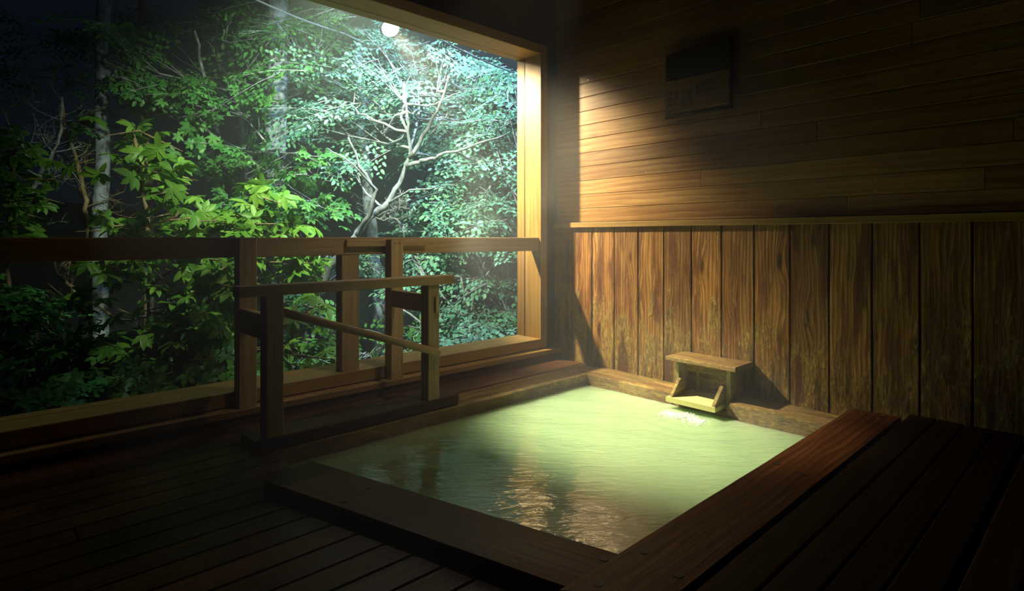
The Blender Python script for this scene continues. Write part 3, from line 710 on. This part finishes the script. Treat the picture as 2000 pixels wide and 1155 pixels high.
tree('leafy_tree', 'tree with shadowed teal leaves filling the top of the window left of the lamp', 'tree', G1,
     [([(480, 900, 3.0), (478, 500, 3.0), (470, 200, 2.9), (460, 0, 2.8), (450, -150, 2.8)], 0.07, 0.04), ([(500, 230, 2.4), (540, 170, 2.3), (600, 120, 2.3), (640, 90, 2.2)], 0.024, 0.01), ([(470, 200, 2.6), (500, 200, 2.45), (560, 195, 2.35), (620, 150, 2.3)], 0.022, 0.01)],
     [(450, 45, 2.2, 60, 26, 8), (560, 60, 2.2, 60, 30, 9), (600, 120, 2.2, 50, 30, 7), (380, 25, 2.3, 50, 20, 6), (640, 20, 2.1, 50, 24, 7), (540, 0, 2.2, 60, 20, 5), (545, 60, 1.9, 40, 30, 7), (540, 130, 1.9, 34, 26, 5), (200, 60, 1.9, 40, 40, 6), (205, 140, 1.9, 30, 26, 4), (510, 120, 2.4, 40, 20, 3), (280, 20, 2.4, 60, 24, 6), (180, 70, 2.4, 60, 40, 8), (70, 60, 2.3, 60, 50, 8), (60, 150, 2.4, 50, 36, 5), (210, 130, 2.5, 50, 26, 5)],
     'fine', 0.078, M['leaf_mid'], M['bark_grey'], L=0.66, toward=0.45, tone=0.45)
tree('broadleaf_tree', 'mid-green maple-like tree with layered leaves left of the pale trunk', 'tree', G1,
     [([(395, 900, 2.5), (400, 600, 2.4), (420, 420, 2.3), (430, 280, 2.2), (400, 160, 2.1), (380, 60, 2.0)], 0.05, 0.015), ([(430, 280, 2.2), (500, 300, 2.0), (560, 290, 1.9)], 0.02, 0.01)],
     [(400, 165, 1.9, 60, 24, 9), (460, 215, 1.9, 55, 20, 8), (330, 185, 2.0, 50, 24, 7), (585, 300, 1.85, 35, 20, 6), (480, 290, 1.9, 45, 20, 6), (440, 330, 2.0, 50, 20, 6), (600, 340, 1.85, 40, 18, 5), (520, 398, 1.8, 50, 12, 7), (250, 190, 2.1, 50, 24, 6), (600, 400, 1.8, 45, 18, 7), (460, 395, 1.9, 40, 16, 4), (150, 240, 2.1, 50, 20, 4)],
     'maple', 0.095, M['leaf_mid'], M['bark_grey'], L=0.5, toward=0.5, tone=0.55)
tree('broadleaf_tree', 'bright yellow-green tree with large drooping finger-like leaves above and below rail', 'tree', G1,
     [([(300, 900, 1.75), (290, 650, 1.7), (288, 460, 1.65), (280, 370, 1.6), (262, 270, 1.55)], 0.035, 0.012), ([(290, 560, 1.7), (380, 500, 1.6), (470, 450, 1.5)], 0.022, 0.01), ([(290, 650, 1.7), (390, 610, 1.6), (430, 560, 1.5)], 0.02, 0.008)],
     [(262, 262, 1.55, 34, 14, 4), (275, 310, 1.55, 34, 20, 5), (300, 350, 1.55, 30, 20, 4), (320, 385, 1.55, 30, 16, 4), (225, 455, 1.5, 36, 16, 4), (400, 440, 1.5, 50, 16, 8), (345, 425, 1.5, 35, 16, 5), (480, 430, 1.5, 50, 20, 8), (560, 450, 1.55, 50, 18, 7), (225, 525, 1.45, 45, 16, 6), (275, 515, 1.45, 35, 12, 4),
      (400, 525, 1.45, 40, 20, 7), (440, 560, 1.45, 30, 22, 6), (380, 600, 1.5, 40, 26, 7), (430, 630, 1.5, 26, 26, 5), (530, 500, 1.5, 40, 20, 5), (570, 520, 1.55, 40, 16, 5), (350, 650, 1.5, 40, 24, 5), (500, 400, 1.6, 50, 16, 5), (600, 610, 1.4, 30, 26, 4), (590, 680, 1.4, 30, 20, 4)],
     'palm', 0.155, M['leaf_green'], M['bark_brown'], L=0.36, toward=0.6, tone=0.6)
tree('leafy_shrub', 'green leafy shrub at the far left edge of the window above the rail', 'shrub', None,
     [([(20, 900, 1.7), (15, 600, 1.7), (20, 450, 1.65), (30, 300, 1.6)], 0.03, 0.01)],
     [(15, 290, 1.6, 30, 24, 5), (30, 340, 1.6, 34, 22, 6), (35, 400, 1.6, 34, 20, 6), (20, 445, 1.6, 34, 14, 5), (-10, 360, 1.6, 30, 40, 5)],
     'palm', 0.14, M['leaf_green'], M['bark_brown'], L=0.34, toward=0.6, tone=0.35)
tree('leafy_shrub', 'large dim green bush below the rail in the lower left of window', 'shrub', None,
     [([(60, 950, 1.6), (70, 800, 1.6), (60, 700, 1.6), (50, 600, 1.6)], 0.03, 0.012), ([(70, 800, 1.6), (180, 740, 1.6), (240, 690, 1.6)], 0.02, 0.008)],
     [(40, 580, 1.6, 60, 22, 8), (90, 610, 1.55, 50, 22, 8), (30, 660, 1.5, 50, 30, 8), (120, 670, 1.5, 50, 26, 8), (180, 690, 1.5, 50, 30, 8), (60, 740, 1.4, 60, 26, 8), (150, 750, 1.4, 60, 22, 8), (230, 740, 1.4, 50, 22, 7), (110, 720, 1.6, 60, 30, 7), (20, 790, 1.3, 50, 20, 6)],
     'maple', 0.105, M['leaf_mid'], M['bark_brown'], L=0.45, toward=0.55, tone=0.4)
tree('leafy_shrub', 'low broad-leaved undergrowth bush just left of the two nearest posts', 'shrub', None,
     [([(350, 900, 1.5), (345, 780, 1.5), (350, 680, 1.5)], 0.02, 0.008), ([(345, 780, 1.5), (420, 720, 1.5)], 0.015, 0.008)],
     [(300, 690, 1.45, 40, 24, 7), (350, 720, 1.4, 50, 20, 8), (420, 700, 1.45, 36, 24, 7), (290, 750, 1.35, 40, 16, 6), (400, 750, 1.35, 50, 14, 7), (250, 660, 1.55, 30, 20, 4), (440, 660, 1.5, 24, 22, 4)],
     'maple', 0.12, M['leaf_green'], M['bark_brown'], L=0.4, toward=0.6, tone=0.22)
tree('leafy_shrub', 'teal undergrowth seen between the round pole and the window sill', 'shrub', None,
     [([(620, 900, 1.7), (615, 780, 1.7), (610, 650, 1.7)], 0.02, 0.008), ([(615, 780, 1.7), (690, 690, 1.7)], 0.014, 0.007)],
     [(590, 600, 1.7, 40, 22, 7), (625, 570, 1.8, 30, 20, 4), (580, 660, 1.6, 40, 22, 7), (630, 700, 1.55, 40, 16, 6), (720, 690, 1.7, 40, 16, 6), (800, 690, 1.7, 50, 16, 6), (570, 715, 1.5, 40, 14, 5), (690, 640, 2.0, 20, 24, 3), (780, 640, 2.0, 26, 16, 3)],
     'fine', 0.075, M['leaf_mid'], M['bark_grey'], L=0.42, toward=0.6, tone=0.6)
tree('bare_tree', 'thick pale grey trunk standing in the dark behind the maple-like leaves', 'tree', G1,
     [([(536, 1000, 2.05), (537, 500, 2.05), (540, 200, 2.05), (545, -150, 2.05)], 0.145, 0.12)], [], 'fine', 0.05, None, M['bark_pale'])
tree('bare_tree', 'mottled white trunk seen behind the two slender posts under the rail', 'tree', G1,
     [([(744, 1000, 2.15), (742, 690, 2.15), (736, 560, 2.15), (720, 400, 2.2), (712, 300, 2.25), (700, 100, 2.3)], 0.10, 0.06)], [], 'fine', 0.05, None, M['bark_pale'])
tree('bare_tree', 'dim bluish trunk on the left between the drooping leaves and brown branches', 'tree', G1,
     [([(197, 1000, 2.05), (197, 460, 2.05), (198, 250, 2.05), (205, -100, 2.05)], 0.095, 0.08)], [], 'fine', 0.05, None, M['bark_pale'])
tree('bare_tree', 'thin brown-grey trunk passing behind the large drooping yellow-green leaves', 'tree', G1,
     [([(296, 1000, 2.6), (290, 460, 2.6), (285, 200, 2.6), (278, 60, 2.6), (276, -100, 2.6)], 0.085, 0.05)], [], 'fine', 0.05, None, M['bark_brown'])
# bare twiggy branches of the left side
def bare(name, label, stems, n, mat, seed, tips=5, tl=0.5):
    r = random.Random(seed); S = [[ray(*p) for p in st[0]] for st in stems]
    root = empty(name, S[0][0]); tag(root, label, 'branch' if name == 'bare_branch' else 'tree'); TR = MB(); TW = TR; allp = []
    for pts, (st, r0, r1) in zip(S, stems):
        fine = []
        for a, b in zip(pts[:-1], pts[1:]):
            for i in range(4): fine.append(a.lerp(b, i/4)+Vector([r.gauss(0, 1) for _ in range(3)])*0.012)
        fine.append(pts[-1]); k = len(fine); TR.tube(fine, [r0+(r1-r0)*(i/(k-1)) for i in range(k)], 8); allp += fine[2:]
    def grow(p, d, L, rad, lvl):
        pts = [p]; 
        for i in range(5):
            d = (d+Vector([r.gauss(0, .22) for _ in range(3)])+Vector((0, 0, .03))).normalized(); pts.append(pts[-1]+d*L/5)
        TW.tube(pts, [rad*(1-.13*i) for i in range(6)], 4, cap=False)
        if lvl > 0:
            for q_ in range(tips):
                i = r.randrange(1, 6); grow(pts[i], (d+Vector([r.gauss(0, .8) for _ in range(3)])).normalized(), L*.5, rad*.5, lvl-1)
    for _ in range(n):
        p = r.choice(allp); grow(p, Vector((r.gauss(0, 1), r.gauss(0, 1), r.uniform(-.2, .9))).normalized(), tl*r.uniform(.6, 1.3), 0.009, 2)
    TR.build('trunk', mat, root, smooth=True); return root
bare('bare_tree', 'crooked brown bare tree with dry twigs at the left above the rail',
     [([(185, 1000, 2.2), (178, 600, 2.1), (173, 460, 2.05), (165, 390, 2.0), (152, 320, 2.0), (130, 262, 2.0), (118, 195, 2.0)], 0.04, 0.016),
      ], 12, M['bark_brown'], 5)
bare('bare_tree', 'leaning grey bare stem rising from the far left end of the rail',
     [([(-60, 640, 2.2), (10, 480, 2.1), (60, 385, 2.0), (100, 310, 1.95), (120, 250, 1.95), (121, 190, 1.95)], 0.036, 0.014)], 10, M['bark_grey'], 15)
bare('bare_branch', 'thin dark bough slanting in from the left window edge above green shrub',
     [([(-80, 120, 1.9), (0, 210, 1.9), (40, 280, 1.9), (70, 325, 1.95)], 0.018, 0.010)], 6, M['bark_grey'], 16)
bare('bare_branch', 'fine web of pale dead twigs on the forked tree just above rail',
     [([(722, 424, 1.98), (760, 415, 1.9), (800, 408, 1.88)], 0.012, 0.004), ([(722, 424, 1.98), (740, 430, 1.9), (790, 425, 1.88)], 0.010, 0.004)], 16, M['bark_grey'], 6, 5, 0.24)
bare('bare_branch', 'bent orange-brown branch reaching over dark ground left below the rail',
     [([(100, 515, 1.9), (120, 545, 1.85), (150, 575, 1.8)], 0.016, 0.022), ([(150, 575, 1.8), (230, 625, 1.75), (290, 620, 1.7), (340, 590, 1.65)], 0.016, 0.010)], 8, M['bark_brown'], 8, 3, 0.3)
bare('bare_tree', 'pale bare spreading boughs in front of the dark gap left of centre',
     [([(470, 900, 2.5), (475, 420, 2.5), (490, 260, 2.45), (505, 190, 2.4), (545, 120, 2.35), (590, 70, 2.3)], 0.03, 0.01), ([(490, 210, 2.42), (560, 195, 2.3), (640, 150, 2.2)], 0.02, 0.008)], 16, M['bark_grey'], 9, 4, 0.55)
bare('bare_tree', 'sprawling grey twigs right under the rail between the posts',
     [([(600, 1000, 2.3), (590, 700, 2.2), (600, 600, 2.1), (625, 560, 2.0), (640, 500, 1.95)], 0.03, 0.015), ([(600, 600, 2.1), (560, 560, 2.0), (540, 500, 1.95)], 0.02, 0.01)], 16, M['bark_grey'], 10, 4, 0.5)
# sloping forest floor
def ground():
    nx, ny = 60, 80; vs_, fs_ = [], []
    for j in range(ny+1):
        for i in range(nx+1):
            X = -0.985-9*(i/nx)**1.4; Y = -4+13*j/ny
            z = -0.78+0.10*math.sin(X*1.7+Y)*min(1, (-X-.985))+0.16*max(0, -X-2.2)+0.02*math.sin(X*9)*math.cos(Y*7)
            vs_.append(tuple(W(X, Y, z)))
    for j in range(ny):
        for i in range(nx): a = j*(nx+1)+i; fs_.append((a, a+nx+1, a+nx+2, a+1))
    me = bpy.data.meshes.new('forest_ground'); me.from_pydata(vs_, [], fs_); me.materials.append(M['void'])
    me.polygons.foreach_set('use_smooth', np.ones(len(fs_), dtype=bool))
    o = bpy.data.objects.new('forest_ground', me); COL.objects.link(o); struct(o)
ground()

# ------------------------------------------------------------------ steam
def steam():
    m, t = nt('rising_steam'); n = N(t)
    pos = n.new('ShaderNodeNewGeometry').outputs['Position']
    a = n.noise(n.scale(pos, (0.75, 0.75, 0.45)), 1.0, 3, 0.55, 0.6)
    d = n.ramp(a, [(0.47, 0.0), (0.66, 1.0)])
    sp_ = n.new('ShaderNodeSeparateXYZ'); n.link(pos, sp_.inputs[0])
    dens = n.math('ADD', n.math('MULTIPLY', d, STEAM_D), STEAM_D*0.10)
    out = n.new('ShaderNodeMapRange'); n.link(sp_.outputs['X'], out.inputs[0])
    out.inputs[1].default_value = -4.3; out.inputs[2].default_value = -3.3; out.inputs[3].default_value = 0.06; out.inputs[4].default_value = 1
    dens = n.math('MULTIPLY', dens, out.outputs[0])
    v = n.new('ShaderNodeVolumeScatter'); v.inputs['Color'].default_value = (0.95, 0.97, 1, 1); v.inputs['Anisotropy'].default_value = 0.35
    n.link(dens, v.inputs['Density'])
    o = n.new('ShaderNodeOutputMaterial'); n.link(v.outputs[0], o.inputs['Volume'])
    mb = MB(); p0, p1 = W(-0.893, 0.10, ZW+0.003), W(-0.15, 0.99, 0.60)
    c = [Vector((x, y, z)) for x in (p0.x, p1.x) for y in (p0.y, p1.y) for z in (p0.z, p1.z)]
    mb.add(c, [(0, 1, 3, 2), (4, 6, 7, 5), (0, 4, 5, 1), (2, 3, 7, 6), (0, 2, 6, 4), (1, 5, 7, 3)], c, 0.5)
    o = mb.build('steam', m); tag(o, 'thin white steam drifting above the bath and out of the window', 'steam', kind='stuff')
STEAM_D = 0.30
steam()
def mist():
    m, t = nt('night_mist'); n = N(t)
    v = n.new('ShaderNodeVolumeScatter'); v.inputs['Color'].default_value = (0.92, 0.96, 1, 1); v.inputs['Density'].default_value = 0.011
    o = n.new('ShaderNodeOutputMaterial'); n.link(v.outputs[0], o.inputs['Volume'])
    mb = MB(); p0, p1 = W(-4.2, -2.0, -1.2), W(-1.0, 4.0, 1.4)
    c = [Vector((x, y, z)) for x in (p0.x, p1.x) for y in (p0.y, p1.y) for z in (p0.z, p1.z)]
    mb.add(c, [(0, 1, 3, 2), (4, 6, 7, 5), (0, 4, 5, 1), (2, 3, 7, 6), (0, 2, 6, 4), (1, 5, 7, 3)], c, 0.5)
    tag(mb.build('mist', m), 'faint pale mist hanging among the trees around the outdoor lamp', 'mist', kind='stuff')
mist()
